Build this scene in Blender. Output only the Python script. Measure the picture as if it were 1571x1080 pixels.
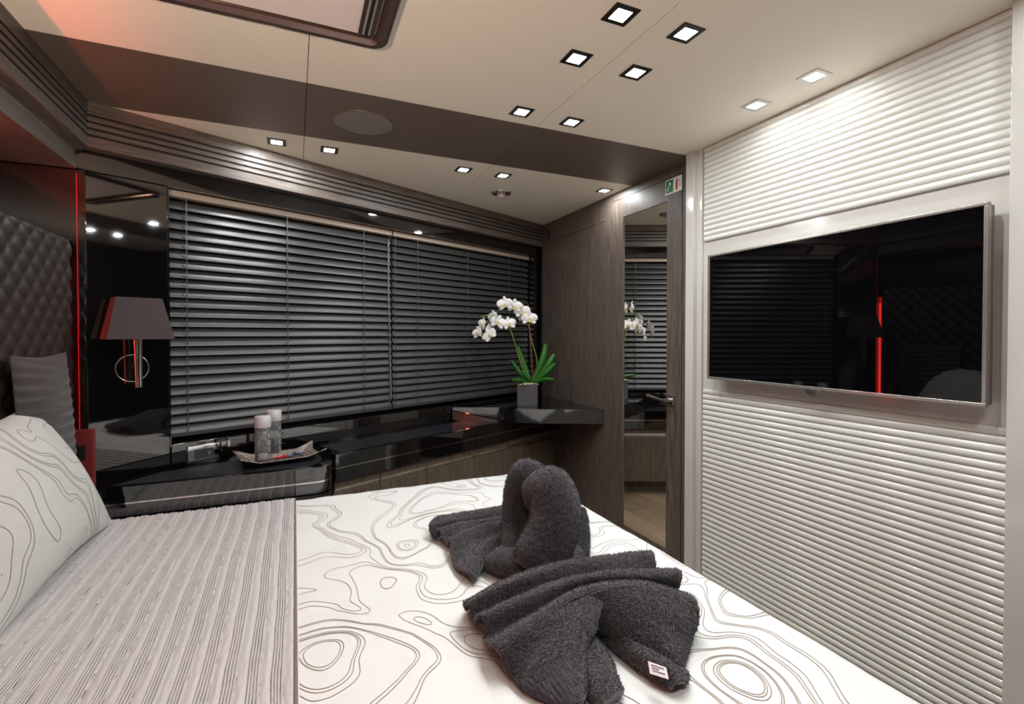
import bpy, bmesh, math, random
import numpy as np
from mathutils import Vector, Matrix, noise
random.seed(7)
for o in list(bpy.data.objects): bpy.data.objects.remove(o)
SC = bpy.context.scene
COL = SC.collection
R = math.radians
# ---------------------------------------------------------------- camera
YAW, PITCH, CAMZ, FPX = R(23.8), R(.83), 1.2, 757.
cam = bpy.data.cameras.new('camera'); cam.sensor_width = 36; cam.lens = 36*FPX/1571
cam.shift_y = -14/1571; cam.clip_start = .02
co = bpy.data.objects.new('camera', cam); COL.objects.link(co)
co.location = (0, 0, CAMZ); co.rotation_euler = (R(90)-PITCH, 0, -YAW)
SC.camera = co
# ---------------------------------------------------------------- world, exposure
w = bpy.data.worlds.new('night'); SC.world = w; w.use_nodes = True
w.node_tree.nodes['Background'].inputs[0].default_value = (.02, .03, .04, 1)
w.node_tree.nodes['Background'].inputs[1].default_value = .3
vs = SC.view_settings
vs.view_transform = 'Standard'; vs.look = 'None'; vs.gamma = 1; vs.use_curve_mapping = False
vs.exposure = 0.0
DOWNLIGHT_W = 2.95
RED_W = .35
ADDED_UPLIGHT_W = 30.0  # power of the added, unseen lamp that lifts the ceiling

# ---------------------------------------------------------------- geometry of the cabin
CEIL = 2.075
O2 = (-.70, 2.33); _D = math.hypot(2.51, 1.155)
U = (2.51/_D, 1.155/_D); N = (U[1], -U[0])          # along the window wall, and out of it into the cabin
PHI = math.atan2(U[1], U[0])
def W(s, off, z): return (O2[0]+U[0]*s+N[0]*off, O2[1]+U[1]*s+N[1]*off, z)
def ray(x, y):
    a = (x-785.5)/FPX; b = -(y-526)/FPX; cp, sp = math.cos(PITCH), math.sin(PITCH)
    fy = cp+b*sp; uz = b*cp-sp
    return Vector((fy*math.sin(YAW)+a*math.cos(YAW), fy*math.cos(YAW)-a*math.sin(YAW), uz))
def atz(x, y, z):
    r = ray(x, y); t = (z-CAMZ)/r.z
    return Vector((r.x*t, r.y*t, z))
def atd(x, y, d):
    r = ray(x, y); return Vector((r.x*d, r.y*d, CAMZ+r.z*d))
BT = .53                                            # top of the bedding

# ---------------------------------------------------------------- materials
def nt(name):
    m = bpy.data.materials.new(name); m.use_nodes = True
    return m, m.node_tree.nodes, m.node_tree.links, m.node_tree.nodes['Principled BSDF']
def srgb(*c):
    return tuple(((v/255)/12.92 if v/255 <= .04045 else ((v/255+.055)/1.055)**2.4) for v in c)+(1,)
def plain(name, col, rough=.5, metal=0, coat=0, emis=None, es=0, trans=0, ior=1.5, spec=.5):
    m, n, l, b = nt(name)
    b.inputs['Base Color'].default_value = col; b.inputs['Roughness'].default_value = rough
    b.inputs['Metallic'].default_value = metal; b.inputs['Coat Weight'].default_value = coat
    b.inputs['Coat Roughness'].default_value = .03
    b.inputs['Transmission Weight'].default_value = trans; b.inputs['IOR'].default_value = ior
    b.inputs['Specular IOR Level'].default_value = spec
    if emis: b.inputs['Emission Color'].default_value = emis; b.inputs['Emission Strength'].default_value = es
    return m
def ramp(n, l, src, stops):
    r = n.new('ShaderNodeValToRGB'); l.new(src, r.inputs[0])
    e = r.color_ramp.elements
    while len(e) < len(stops): e.new(.5)
    for i, (p, c) in enumerate(stops): e[i].position = p; e[i].color = c
    return r
def coords(n, l, scale=(1, 1, 1), rz=0, kind='Object'):
    t = n.new('ShaderNodeTexCoord'); mp0 = n.new('ShaderNodeMapping'); mp = n.new('ShaderNodeMapping')
    mp0.inputs['Rotation'].default_value = (0, 0, rz); mp.inputs['Scale'].default_value = scale
    l.new(t.outputs[kind], mp0.inputs[0]); l.new(mp0.outputs[0], mp.inputs[0]); return mp.outputs[0]
def bump(n, l, b, src, strength, dist):
    k = n.new('ShaderNodeBump'); k.inputs['Strength'].default_value = strength; k.inputs['Distance'].default_value = dist
    l.new(src, k.inputs['Height']); l.new(k.outputs[0], b.inputs['Normal'])
def wood(name, dark, light, scale, rz=0, rough=.44):
    m, n, l, b = nt(name)
    c = coords(n, l, scale, rz)
    n1 = n.new('ShaderNodeTexNoise'); n1.inputs['Scale'].default_value = 1; n1.inputs['Detail'].default_value = 6
    n1.inputs['Roughness'].default_value = .7; n1.inputs['Distortion'].default_value = .25; l.new(c, n1.inputs[0])
    r = ramp(n, l, n1.outputs[0], [(.32, dark), (.5, tuple((dark[i]+light[i])/2 for i in range(4))), (.68, light)])
    c2 = coords(n, l, tuple(s*.12 for s in scale), rz)
    n2 = n.new('ShaderNodeTexNoise'); n2.inputs['Scale'].default_value = 1; n2.inputs['Distortion'].default_value = 1.5; l.new(c2, n2.inputs[0])
    mx = n.new('ShaderNodeMix'); mx.data_type = 'RGBA'; mx.blend_type = 'MULTIPLY'; mx.inputs[0].default_value = .35
    l.new(r.outputs[0], mx.inputs[6]); l.new(n2.outputs[0], mx.inputs[7])
    l.new(mx.outputs[2], b.inputs['Base Color'])
    b.inputs['Roughness'].default_value = rough
    bump(n, l, b, n1.outputs[0], .25, .0015)
    return m
DK, LT = srgb(58, 49, 44), srgb(124, 110, 100)
wood_v = wood('grey_oak_upright', DK, LT, (190, 190, 7))
wood_w = wood('grey_oak_window', DK, LT, (7, 190, 190), -PHI)
wood_y = wood('grey_oak_side', DK, LT, (190, 7, 190))
wood_dr = wood('grey_oak_cabinet', srgb(64, 55, 46), srgb(128, 112, 97), (170, 170, 8))
black_gloss = plain('black_lacquer', (.0035, .0032, .0034, 1), .03, coat=.5, ior=1.95)
black_sat = plain('black_satin', (.006, .006, .0065, 1), .3)
cav = plain('dark_cavity', (.004, .0035, .0035, 1), .8)
chrome = plain('chrome', (.75, .74, .72, 1), .09, 1)
steel = plain('brushed_steel', (.55, .54, .53, 1), .28, 1)
bronze = plain('bronze_lacquer', srgb(120, 98, 92), .12, .75)
white_gloss = plain('white_lacquer', srgb(196, 193, 187), .13, coat=.5)
slat_white = plain('white_reeded_lacquer', srgb(212, 211, 205), .16, coat=.4)
def leather(name, col, rough, sc=900, st=.12):
    m, n, l, b = nt(name); b.inputs['Base Color'].default_value = col; b.inputs['Roughness'].default_value = rough
    c = coords(n, l, (sc,)*3); x = n.new('ShaderNodeTexNoise'); x.inputs['Scale'].default_value = 1; l.new(c, x.inputs[0])
    bump(n, l, b, x.outputs[0], st, .0008); return m
ceil_white = leather('cream_leather', srgb(238, 230, 216), .55, 500)
ceil_dark = leather('taupe_leather', srgb(102, 89, 79), .38, 500)
mat_leather = leather('black_leather_inlay', (.012, .014, .018, 1), .32, 700, .15)
quilt_m = leather('taupe_quilted_leather', srgb(47, 36, 32), .5, 600, .2)
slat_m = plain('black_aluminium_slat', (.066, .066, .066, 1), .40, .3)
head_m = plain('beige_headrail', srgb(176, 160, 145), .4)
cord_m = plain('ladder_cord', (.10, .13, .13, 1), .25, .5)
wand_m = plain('clear_wand', (.30, .38, .42, 1), .15, .5)
glass_dark = plain('tinted_glass', (.01, .012, .014, 1), .02, spec=.6)
mirror_m = plain('mirror', (.86, .85, .82, 1), .003, 1)
lens_m = plain('lit_lens', (1, 1, 1, 1), .3, emis=(1, .985, .96, 1), es=16)
led_m = plain('red_led', (.3, 0, 0, 1), .4, emis=(1, .012, .012, 1), es=6)
led2_m = plain('red_led_edge', (.2, 0, 0, 1), .4, emis=(1, .008, .015, 1), es=.75)
shade_m = leather('mauve_lamp_shade', srgb(64, 55, 58), .8, 900, .5)
screen_m = plain('tv_screen', (.0015, .0015, .002, 1), .012, spec=.5)
cap_m = plain('frosted_cap', srgb(190, 186, 188), .45, .1)
glass_m = plain('clear_glass', (.93, .97, .97, 1), .01, trans=1, ior=1.47)
def thin_glass():
    m, n, l, b = nt('thin_glass'); n.remove(b); out = n['Material Output']
    tr = n.new('ShaderNodeBsdfTransparent'); tr.inputs[0].default_value = (.93, .97, .97, 1)
    gl = n.new('ShaderNodeBsdfGlossy'); gl.inputs['Roughness'].default_value = .03
    lw = n.new('ShaderNodeLayerWeight'); lw.inputs[0].default_value = .42
    mx = n.new('ShaderNodeMixShader'); l.new(lw.outputs['Fresnel'], mx.inputs[0]); l.new(tr.outputs[0], mx.inputs[1]); l.new(gl.outputs[0], mx.inputs[2])
    df = n.new('ShaderNodeBsdfDiffuse'); df.inputs[0].default_value = (.8, .8, .8, 1); m2 = n.new('ShaderNodeMixShader'); m2.inputs[0].default_value = .10
    l.new(mx.outputs[0], m2.inputs[1]); l.new(df.outputs[0], m2.inputs[2]); l.new(m2.outputs[0], out.inputs[0]); return m
thin_m = thin_glass()
def hammered():
    m, n, l, b = nt('hammered_metal'); b.inputs['Base Color'].default_value = srgb(186, 168, 158)
    b.inputs['Metallic'].default_value = .55; b.inputs['Roughness'].default_value = .38
    c = coords(n, l, (170,)*3); v = n.new('ShaderNodeTexVoronoi'); v.inputs['Scale'].default_value = 1; v.inputs['Randomness'].default_value = .25; l.new(c, v.inputs[0])
    r = ramp(n, l, v.outputs[0], [(.25, srgb(215, 198, 188)), (.6, srgb(70, 56, 50))]); l.new(r.outputs[0], b.inputs['Base Color'])
    bump(n, l, b, v.outputs[0], .6, .002); return m
tray_m = hammered()
tray_dark = plain('dark_tray_underside', srgb(46, 38, 35), .5)
def cotton(name, col, rough=.6, sheen=.15, sc=1400, st=.2, big=0):
    m, n, l, b = nt(name); b.inputs['Base Color'].default_value = col; b.inputs['Roughness'].default_value = rough
    b.inputs['Sheen Weight'].default_value = sheen
    c = coords(n, l, (sc,)*3); x = n.new('ShaderNodeTexNoise'); x.inputs['Scale'].default_value = 1; l.new(c, x.inputs[0])
    if big:
        c2 = coords(n, l, (big, big*.5, big)); y = n.new('ShaderNodeTexNoise'); y.inputs['Scale'].default_value = 1; y.inputs['Detail'].default_value = 3; l.new(c2, y.inputs[0])
        k1 = n.new('ShaderNodeBump'); k1.inputs['Strength'].default_value = .5; k1.inputs['Distance'].default_value = .012; l.new(y.outputs[0], k1.inputs['Height'])
        k = n.new('ShaderNodeBump'); k.inputs['Strength'].default_value = st; k.inputs['Distance'].default_value = .0006
        l.new(x.outputs[0], k.inputs['Height']); l.new(k1.outputs[0], k.inputs['Normal']); l.new(k.outputs[0], b.inputs['Normal'])
    else: bump(n, l, b, x.outputs[0], st, .0006)
    return m
linen = cotton('white_sateen', srgb(226, 225, 222), .5, .1, 1400, .15, 9)
linen_shaded = cotton('white_sateen_shaded', srgb(208, 206, 201), .5, .1, 1400, .15, 9)  # duvet sateen darkened: shade on the upright pillow put into the colour
thread = plain('taupe_thread', srgb(150, 135, 124), .6)
thread2 = plain('grey_thread', srgb(150, 140, 132), .55)
def throw_mat():
    m, n, l, b = nt('silver_ruched_satin')
    b.inputs['Roughness'].default_value = .42; b.inputs['Sheen Weight'].default_value = .2
    c = coords(n, l, (70, 420, 70)); x = n.new('ShaderNodeTexNoise'); x.inputs['Scale'].default_value = 1; x.inputs['Detail'].default_value = 4; l.new(c, x.inputs[0])
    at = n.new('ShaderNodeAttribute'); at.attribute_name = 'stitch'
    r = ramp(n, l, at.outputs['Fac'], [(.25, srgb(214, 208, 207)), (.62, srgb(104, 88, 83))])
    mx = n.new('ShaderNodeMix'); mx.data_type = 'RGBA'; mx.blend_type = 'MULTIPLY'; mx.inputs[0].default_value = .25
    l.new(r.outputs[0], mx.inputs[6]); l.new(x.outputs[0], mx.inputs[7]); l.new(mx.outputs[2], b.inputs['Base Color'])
    bump(n, l, b, x.outputs[0], .55, .003); return m
throw_m = throw_mat()
piping_m = cotton('taupe_piping', srgb(122, 100, 95), .5)
darkpillow_m = cotton('dark_ruched_fabric', srgb(42, 30, 33), .5, .3, 900, .3)
def terry_mat():
    m, n, l, b = nt('charcoal_terry')
    b.inputs['Roughness'].default_value = .95; b.inputs['Sheen Weight'].default_value = .35; b.inputs['Sheen Roughness'].default_value = .5
    b.inputs['Specular IOR Level'].default_value = .1
    c = coords(n, l, (260,)*3); x = n.new('ShaderNodeTexNoise'); x.inputs['Scale'].default_value = 1; x.inputs['Detail'].default_value = 3; l.new(c, x.inputs[0])
    r = ramp(n, l, x.outputs[0], [(.35, srgb(32, 29, 31)), (.55, srgb(60, 55, 59)), (.72, srgb(92, 85, 90))]); l.new(r.outputs[0], b.inputs['Base Color'])
    bump(n, l, b, x.outputs[0], 1, .006); return m
terry = terry_mat()
terry_p = None
def pile_mat():
    m, n, l, b = nt('charcoal_pile'); b.inputs['Roughness'].default_value = .9; b.inputs['Specular IOR Level'].default_value = .1
    b.inputs['Sheen Weight'].default_value = .3
    c = coords(n, l, (320,)*3); x = n.new('ShaderNodeTexNoise'); x.inputs['Scale'].default_value = 1; l.new(c, x.inputs[0])
    r = ramp(n, l, x.outputs[0], [(.3, srgb(44, 40, 43)), (.7, srgb(98, 91, 97))]); l.new(r.outputs[0], b.inputs['Base Color']); return m
terry_p = pile_mat()
def border_mat():
    m, n, l, b = nt('charcoal_woven_border'); b.inputs['Roughness'].default_value = .85
    c = coords(n, l, (150,)*3); v = n.new('ShaderNodeTexVoronoi'); v.inputs['Scale'].default_value = 1; v.inputs['Randomness'].default_value = .1; l.new(c, v.inputs[0])
    r = ramp(n, l, v.outputs[0], [(.1, srgb(76, 71, 77)), (.7, srgb(40, 37, 42))]); l.new(r.outputs[0], b.inputs['Base Color'])
    bump(n, l, b, v.outputs[0], .7, .003); return m
terry_b = border_mat()
hem_m = cotton('charcoal_hem', srgb(68, 63, 70), .8, .2)
leaf_m = plain('orchid_leaf', srgb(30, 88, 14), .4)
stem_m = plain('orchid_stem', srgb(110, 140, 45), .5)
petal_m = plain('white_petal', srgb(232, 228, 228), .5); petal_m.node_tree.nodes['Principled BSDF'].inputs['Subsurface Weight'].default_value = 0
lip_m = plain('orchid_lip', srgb(190, 175, 90), .5)
stake_m = plain('red_brown_stake', srgb(130, 58, 52), .6)
pot_m = leather('grey_stone_pot', srgb(70, 66, 69), .7, 300, .3)
root_m = plain('pale_roots', srgb(170, 160, 130), .7)
soil_m = plain('bark_soil', srgb(60, 50, 40), .9)
floor_m = None
def floor_mat():
    m, n, l, b = nt('oak_planks')
    c = coords(n, l, (1, 1, 1), R(90)); br = n.new('ShaderNodeTexBrick'); l.new(c, br.inputs[0])
    br.inputs['Scale'].default_value = 1; br.inputs['Brick Width'].default_value = 1.1; br.inputs['Row Height'].default_value = .14; br.inputs['Mortar Size'].default_value = .002
    br.inputs['Color1'].default_value = srgb(176, 152, 126); br.inputs['Color2'].default_value = srgb(146, 124, 102); br.inputs['Mortar'].default_value = srgb(70, 58, 48)
    c2 = coords(n, l, (40, 3, 1)); x = n.new('ShaderNodeTexNoise'); x.inputs['Scale'].default_value = 1; x.inputs['Detail'].default_value = 5; l.new(c2, x.inputs[0])
    mx = n.new('ShaderNodeMix'); mx.data_type = 'RGBA'; mx.blend_type = 'MULTIPLY'; mx.inputs[0].default_value = .5
    l.new(br.outputs[0], mx.inputs[6]); l.new(x.outputs[0], mx.inputs[7]); l.new(mx.outputs[2], b.inputs['Base Color']); b.inputs['Roughness'].default_value = .4
    return m
floor_m = floor_mat()
speaker_m = leather('speaker_mesh', srgb(128, 120, 120), .6, 1500, .5)
sign_white = plain('sign_white', srgb(225, 222, 214), .4); sign_green = plain('sign_green', srgb(0, 110, 62), .4)
sign_red = plain('sign_red', srgb(190, 24, 24), .4); sign_black = plain('sign_black', (.01, .01, .01, 1), .5)
module_m = plain('grey_socket_module', srgb(62, 62, 66), .4)
red_plate = plain('burgundy_leather_plate', srgb(120, 40, 40), .45)
wrap_red = plain('red_wrapper', srgb(190, 30, 25), .3, .2); wrap_blue = plain('silver_blue_wrapper', srgb(90, 105, 135), .25, .5)
text_m = plain('white_print', srgb(235, 235, 235), .5)
tag_m = plain('care_tag_fabric', srgb(215, 200, 204), .7)

# ---------------------------------------------------------------- mesh helpers
class MB:
    def __init__(s): s.v = []; s.f = []; s.mi = []; s.sm = []
    def add(s, vs, fs, mi=0, sm=False):
        o = len(s.v); s.v += [tuple(v) for v in vs]
        for f in fs: s.f.append(tuple(i+o for i in f)); s.mi.append(mi); s.sm.append(sm)
        return s
    def box(s, a, b, mi=0, fn=None):
        (x0, y0, z0), (x1, y1, z1) = a, b
        vs = [(x0,y0,z0),(x1,y0,z0),(x1,y1,z0),(x0,y1,z0),(x0,y0,z1),(x1,y0,z1),(x1,y1,z1),(x0,y1,z1)]
        if fn: vs = [fn(*v) for v in vs]
        return s.add(vs, [(0,3,2,1),(4,5,6,7),(0,1,5,4),(1,2,6,5),(2,3,7,6),(3,0,4,7)], mi)
    def prism(s, poly, z0, z1, mi=0, sm=False):         # poly counter-clockwise (x, y)
        n = len(poly)
        s.add([(p[0], p[1], z0) for p in poly]+[(p[0], p[1], z1) for p in poly], [tuple(range(n))[::-1], tuple(range(n, 2*n))], mi)
        return s.add([(p[0], p[1], z0) for p in poly]+[(p[0], p[1], z1) for p in poly], [(i, (i+1) % n, n+(i+1) % n, n+i) for i in range(n)], mi, sm)
    def extrude(s, prof, p0, p1, mi=0, sm=False, closed=True, caps=True):  # prof: functions of end -> list of 3-D points
        A = prof(p0); B = prof(p1); n = len(A)
        s.add(A+B, [(i, (i+1) % n, n+(i+1) % n, n+i) for i in range(n if closed else n-1)], mi, sm)
        if caps and closed: s.add(A+B, [tuple(range(n))[::-1], tuple(range(n, 2*n))], mi)
        return s
    def tube(s, pts, rad, seg=10, mi=0, caps=True, flat=1.0):
        pts = [Vector(p) for p in pts]; n = len(pts); rr = rad if isinstance(rad, (list, tuple)) else [rad]*n
        vs = []; prev = None
        for i, p in enumerate(pts):
            t = (pts[min(i+1, n-1)]-pts[max(i-1, 0)]).normalized()
            if prev is None:
                a = Vector((0, 0, 1)) if abs(t.z) < .9 else Vector((1, 0, 0)); u = t.cross(a).normalized()
            else:
                u = (prev-t*prev.dot(t)).normalized()
            prev = u; v = t.cross(u)
            for k in range(seg):
                q = 2*math.pi*k/seg; vs.append(p+(u*math.cos(q)+v*math.sin(q)*flat)*rr[i])
        fs = [(i*seg+k, i*seg+(k+1) % seg, (i+1)*seg+(k+1) % seg, (i+1)*seg+k) for i in range(n-1) for k in range(seg)]
        s.add(vs, fs, mi, True)
        if caps: s.add(vs[:seg], [tuple(range(seg))[::-1]], mi); s.add(vs[-seg:], [tuple(range(seg))], mi)
        return s
    def lathe(s, prof, c=(0, 0, 0), seg=32, mi=0, sm=True):
        vs = [(c[0]+r*math.cos(2*math.pi*k/seg), c[1]+r*math.sin(2*math.pi*k/seg), c[2]+z) for r, z in prof for k in range(seg)]
        return s.add(vs, [(i*seg+k, i*seg+(k+1) % seg, (i+1)*seg+(k+1) % seg, (i+1)*seg+k) for i in range(len(prof)-1) for k in range(seg)], mi, sm)
    def grid(s, P, mi=0, sm=True, fmi=None):            # P[i][j] points
        a, b = len(P), len(P[0]); o = len(s.v)
        s.v += [tuple(p) for r in P for p in r]
        for i in range(a-1):
            for j in range(b-1):
                s.f.append((o+i*b+j, o+(i+1)*b+j, o+(i+1)*b+j+1, o+i*b+j+1)); s.mi.append(fmi(i, j) if fmi else mi); s.sm.append(sm)
        return s
    def build(s, name, mats, parent=None, origin=None, merge=False):
        me = bpy.data.meshes.new(name)
        vs = s.v
        if origin is not None: vs = [(v[0]-origin[0], v[1]-origin[1], v[2]-origin[2]) for v in vs]
        me.from_pydata(vs, [], s.f)
        for m in (mats if isinstance(mats, (list, tuple)) else [mats]): me.materials.append(m)
        me.polygons.foreach_set('material_index', s.mi); me.polygons.foreach_set('use_smooth', s.sm)
        me.update()
        if merge:
            bm = bmesh.new(); bm.from_mesh(me); bmesh.ops.remove_doubles(bm, verts=bm.verts, dist=1e-5)
            bmesh.ops.recalc_face_normals(bm, faces=bm.faces); bm.to_mesh(me); bm.free()
        o = bpy.data.objects.new(name, me); COL.objects.link(o)
        if origin is not None: o.location = origin
        if parent:
            o.parent = parent
        return o
def bevel(o, w=.003, seg=2):
    m = o.modifiers.new('bevel', 'BEVEL'); m.width = w; m.segments = seg; m.limit_method = 'ANGLE'; m.harden_normals = False
    for p in o.data.polygons: p.use_smooth = True
    e = o.modifiers.new('wn', 'WEIGHTED_NORMAL'); e.keep_sharp = True
    return o
def tag(o, label, cat, group=None, kind=None):
    o['label'] = label; o['category'] = cat
    if group: o['group'] = group
    if kind: o['kind'] = kind
    return o
def thing(name, label, cat, loc=(0, 0, 0), rz=0, group=None):
    o = bpy.data.objects.new(name, None); o.empty_display_size = .05; COL.objects.link(o)
    o.location = loc; o.rotation_euler = (0, 0, rz); return tag(o, label, cat, group)
def struct(o, label=None):
    o['kind'] = 'structure'
    if label: o['label'] = label
    return o
def wpart(root, mb, name, mats, **k):                   # world-space mesh put under an unrotated root
    o = mb.build(name, mats, root, **k)
    o.location = (o.location[0]-root.location[0], o.location[1]-root.location[1], o.location[2]-root.location[2]); return o

# ================================================================ SETTING
XW, XT, XP, YP = 1.81, 1.765, 1.73, 1.865               # door wall, television wall, white post face, post end
m = MB(); m.box((-1.2, -.9, -.05), (2.1, 4.0, 0)); struct(m.build('floor', floor_m), 'pale oak plank floor')
# ceiling: cream leather panels, a taupe band, fine seams
m = MB()
m.box((-1.2, -.9, CEIL+.004), (2.0, 4.0, CEIL+.06), 2)
xs = [-1.2, .045, .9315, 2.0]; g = .0012
for i in range(3):
    a, b = xs[i]+(g if i else 0), xs[i+1]-(g if i < 2 else 0)
    for (y0, y1, mi) in ((-.9, .11, 0), (.11, .608, 1), (.608, 1.8615, 0), (1.8615, 2.36, 1), (2.36, 4.0, 0)):
        m.box((a, y0+g*.5, CEIL), (b, y1-g*.5, CEIL+.01), mi)
struct(m.build('ceiling', [ceil_white, ceil_dark, cav]), 'cream leather ceiling with taupe bands')

def louvre(pt):                                         # profile (inset, z), four slots
    pr = [(0, CEIL)]
    for zc in (2.024, 1.999, 1.974, 1.949):
        pr += [(0, zc+.0046), (-.030, zc+.0046), (-.030, zc-.0046), (0, zc-.0046)]
    pr += [(0, 1.912), (.002, 1.905), (-.06, 1.905)] if False else [(0, 1.905), (-.12, 1.905)]
    pr += [(-.12, CEIL)]
    return [pt(a, z) for a, z in pr]
def quad_mats(n): pass
m = MB()
m.extrude(lambda s: louvre(lambda a, z: W(s, a, z)), -.012, 2.762)
for zc in (2.024, 1.999, 1.974, 1.949): m.box((-.012, -.0296, zc-.0045), (2.76, -.005, zc+.0045), 1, lambda s, o, z: W(s, o, z))  # near-black filler: shade inside the slots put into the colour
struct(m.build('trim_1', [wood_w, cav]), 'grey oak louvred trim above the window')
m = MB()
m.extrude(lambda y: louvre(lambda a, z: (-.70+a, y, z)), -.6, 2.325)
m.extrude(lambda y: [(-.702, y, 1.905), (-.745, y, 1.895), (-.745, y, 1.827), (-1.2, y, 1.827), (-1.2, y, 1.905)][::-1], -.6, 2.36)
for zc in (2.024, 1.999, 1.974, 1.949): m.box((-.7296, -.6, zc-.0045), (-.705, 2.325, zc+.0045), 1)  # slot shade again painted in with near-black filler
struct(m.build('trim_2', [wood_y, cav]), 'grey oak louvred trim over the headboard')

# window wall
m = MB()
m.box((-.6, -.30, -.0), (3.05, -.22, .735), 0, lambda s, o, z: W(s, o, z))
m.box((-.6, -.30, 1.83), (3.05, -.22, CEIL), 0, lambda s, o, z: W(s, o, z))
m.box((-.6, -.30, .735), (.24, -.22, 1.83), 0, lambda s, o, z: W(s, o, z))
m.box((2.71, -.30, .735), (3.05, -.22, 1.83), 0, lambda s, o, z: W(s, o, z))
struct(m.build('wall_window', black_sat))
win = MB()
for s0, s1 in ((.25, .29), (1.38, 1.43), (2.68, 2.72)): win.box((s0, -.22, .735), (s1, -.175, 1.83), 0, lambda s, o, z: W(s, o, z))
for z0, z1 in ((.735, .765), (1.80, 1.83)): win.box((.25, -.22, z0), (2.72, -.18, z1), 0, lambda s, o, z: W(s, o, z))
wo = struct(win.build('window_1', black_sat))
g1 = MB().box((.26, -.21, .75), (2.70, -.205, 1.82), 0, lambda s, o, z: W(s, o, z)).build('pane', glass_dark, wo)
# header, side panels, sill and backsplash in black lacquer
m = MB()
m.box((-.03, -.16, 1.829), (2.785, -.05, 1.904), 0, lambda s, o, z: W(s, o, z))
struct(m.build('trim_3', black_gloss), 'black lacquer header over the blinds')
m = MB()
m.box((-.012, -.17, 0), (.262, -.05, 1.826), 0, lambda s, o, z: W(s, o, z))
struct(bevel(m.build('wall_panel_left', black_gloss), .0025), 'mirror-black lacquer panel behind the wall lamp'); bpy.data.objects['wall_panel_left'].name = 'trim_4'
m = MB(); m.box((.262, -.052, .73), (.2655, -.047, 1.829), 0, lambda s, o, z: W(s, o, z))
struct(m.build('trim_5', black_gloss), 'thin steel edge of the black panel')
m = MB(); m.box((2.70, -.17, .74), (2.785, -.05, 1.829), 0, lambda s, o, z: W(s, o, z))
struct(m.build('trim_6', black_gloss), 'black lacquer strip at the right of the window')
m = MB(); m.box((.266, -.17, .60), (2.785, -.05, .739), 0, lambda s, o, z: W(s, o, z))
struct(bevel(m.build('trim_7', black_gloss), .003), 'black lacquer sill and backsplash below the blinds')
# wall behind the headboard, return wall, back wall
m = MB(); m.box((-1.2, -.9, 0), (-1.0, 2.6, CEIL)); struct(m.build('wall_left', black_sat))
m = MB(); m.box((-1.0, 2.370, 0), (-.722, 2.45, 1.826)); struct(m.build('trim_8', black_gloss), 'black lacquer return beside the headboard')
m = MB(); m.box((-1.2, -.7, 0), (2.0, -.6, CEIL)); struct(m.build('wall_back', black_sat))
# door wall in oak, with seams
m = MB()
def oak(y0, y1, z0, z1, x=XW, th=.03, mi=0): m.box((x, y0, z0), (x+th, y1, z1), mi)
g = .0012
m.box((XW+.012, YP-.05, 0), (XW+.09, 3.62, CEIL), 1)
for (y0, y1) in ((2.565, 2.64), (2.64, 2.775), (2.775, 3.135), (3.135, 3.51)):
    if y1 == 2.64: oak(y0+g, y1-g, 0, CEIL)
    else:
        oak(y0+.0008, y1-.0008, 0, 1.924); oak(y0+.0008, y1-.0008, 1.927, CEIL)
oak(1.955, 2.565, 2.0285, CEIL); oak(1.845, 1.953, 0, CEIL)
struct(m.build('wall_right', [wood_v, cav]), 'grey oak wall with flush doors')
# door with full-length mirror
m = MB()
DY0, DY1, DZ1, MY0, MY1, MZ1 = 1.957, 2.561, 2.0245, 2.066, 2.447, 1.912
m.box((XW-.002, DY0, .01), (XW+.038, MY0, DZ1)); m.box((XW-.002, MY1, .01), (XW+.038, DY1, DZ1))
m.box((XW-.002, MY0, MZ1), (XW+.038, MY1, DZ1)); m.box((XW-.002, MY0, .01), (XW+.038, MY1, .06))
door = struct(m.build('door_1', wood_v), 'grey oak door with a full-length mirror')
MB().box((XW+.004, MY0-.001, .058), (XW+.03, MY1+.001, MZ1+.001)).build('mirror', mirror_m, door)
m = MB(); hy, hz = 2.028, .863
m.box((XW-.012, hy-.026, hz-.026), (XW-.0015, hy+.026, hz+.026))
hp = bevel(m.build('handle_plate', chrome, door), .003)
m = MB(); m.tube([(XW-.012, hy, hz), (XW-.05, hy, hz)], .011, 16)
m.tube([(XW-.05, hy-.012, hz), (XW-.052, hy+.03, hz+.002), (XW-.053, hy+.08, hz+.008), (XW-.055, hy+.125, hz+.013)], [.011, .010, .0105, .012], 16, flat=.7)
m.build('lever', plain('textured_chrome', (.6, .58, .56, 1), .22, 1), hp)

# television wall: base, reeded panels, post, side pier
m = MB(); m.box((XT+.0, .55, 0), (XT+.12, 1.765, CEIL)); m.box((XT+.0, -.6, 0), (XT+.12, .55, CEIL), 1)
struct(m.build('wall_television', [white_gloss, black_sat])); bpy.data.objects['wall_television'].name = 'wall_front'
def reeds(z0, z1, n, y0, y1):
    prof = [(XT, z0)]
    p = (z1-z0)/n
    for k in range(n):
        for q in range(0, 9):
            a = math.pi*q/8
            prof.append((XT-.0055-.0095*math.sin(a)**.8, z0+p*(k+.5-.47*math.cos(a))))
    prof.append((XT, z1))
    mm = MB(); mm.extrude(lambda y: [(x, y, z) for x, z in prof], y1, y0, sm=True, caps=False)
    A = [(x, y0, z) for x, z in prof]; B = [(x, y1, z) for x, z in prof]
    mm.add(A, [tuple(range(len(A)))]); mm.add(B, [tuple(range(len(B)))[::-1]])
    return mm
struct(reeds(1.637, CEIL-.001, 18, .668, 1.752).build('trim_9', slat_white), 'white reeded lacquer panel above the television')
struct(reeds(.02, .952, 38, .668, 1.752).build('trim_10', slat_white), 'white reeded lacquer panel below the television')
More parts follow.
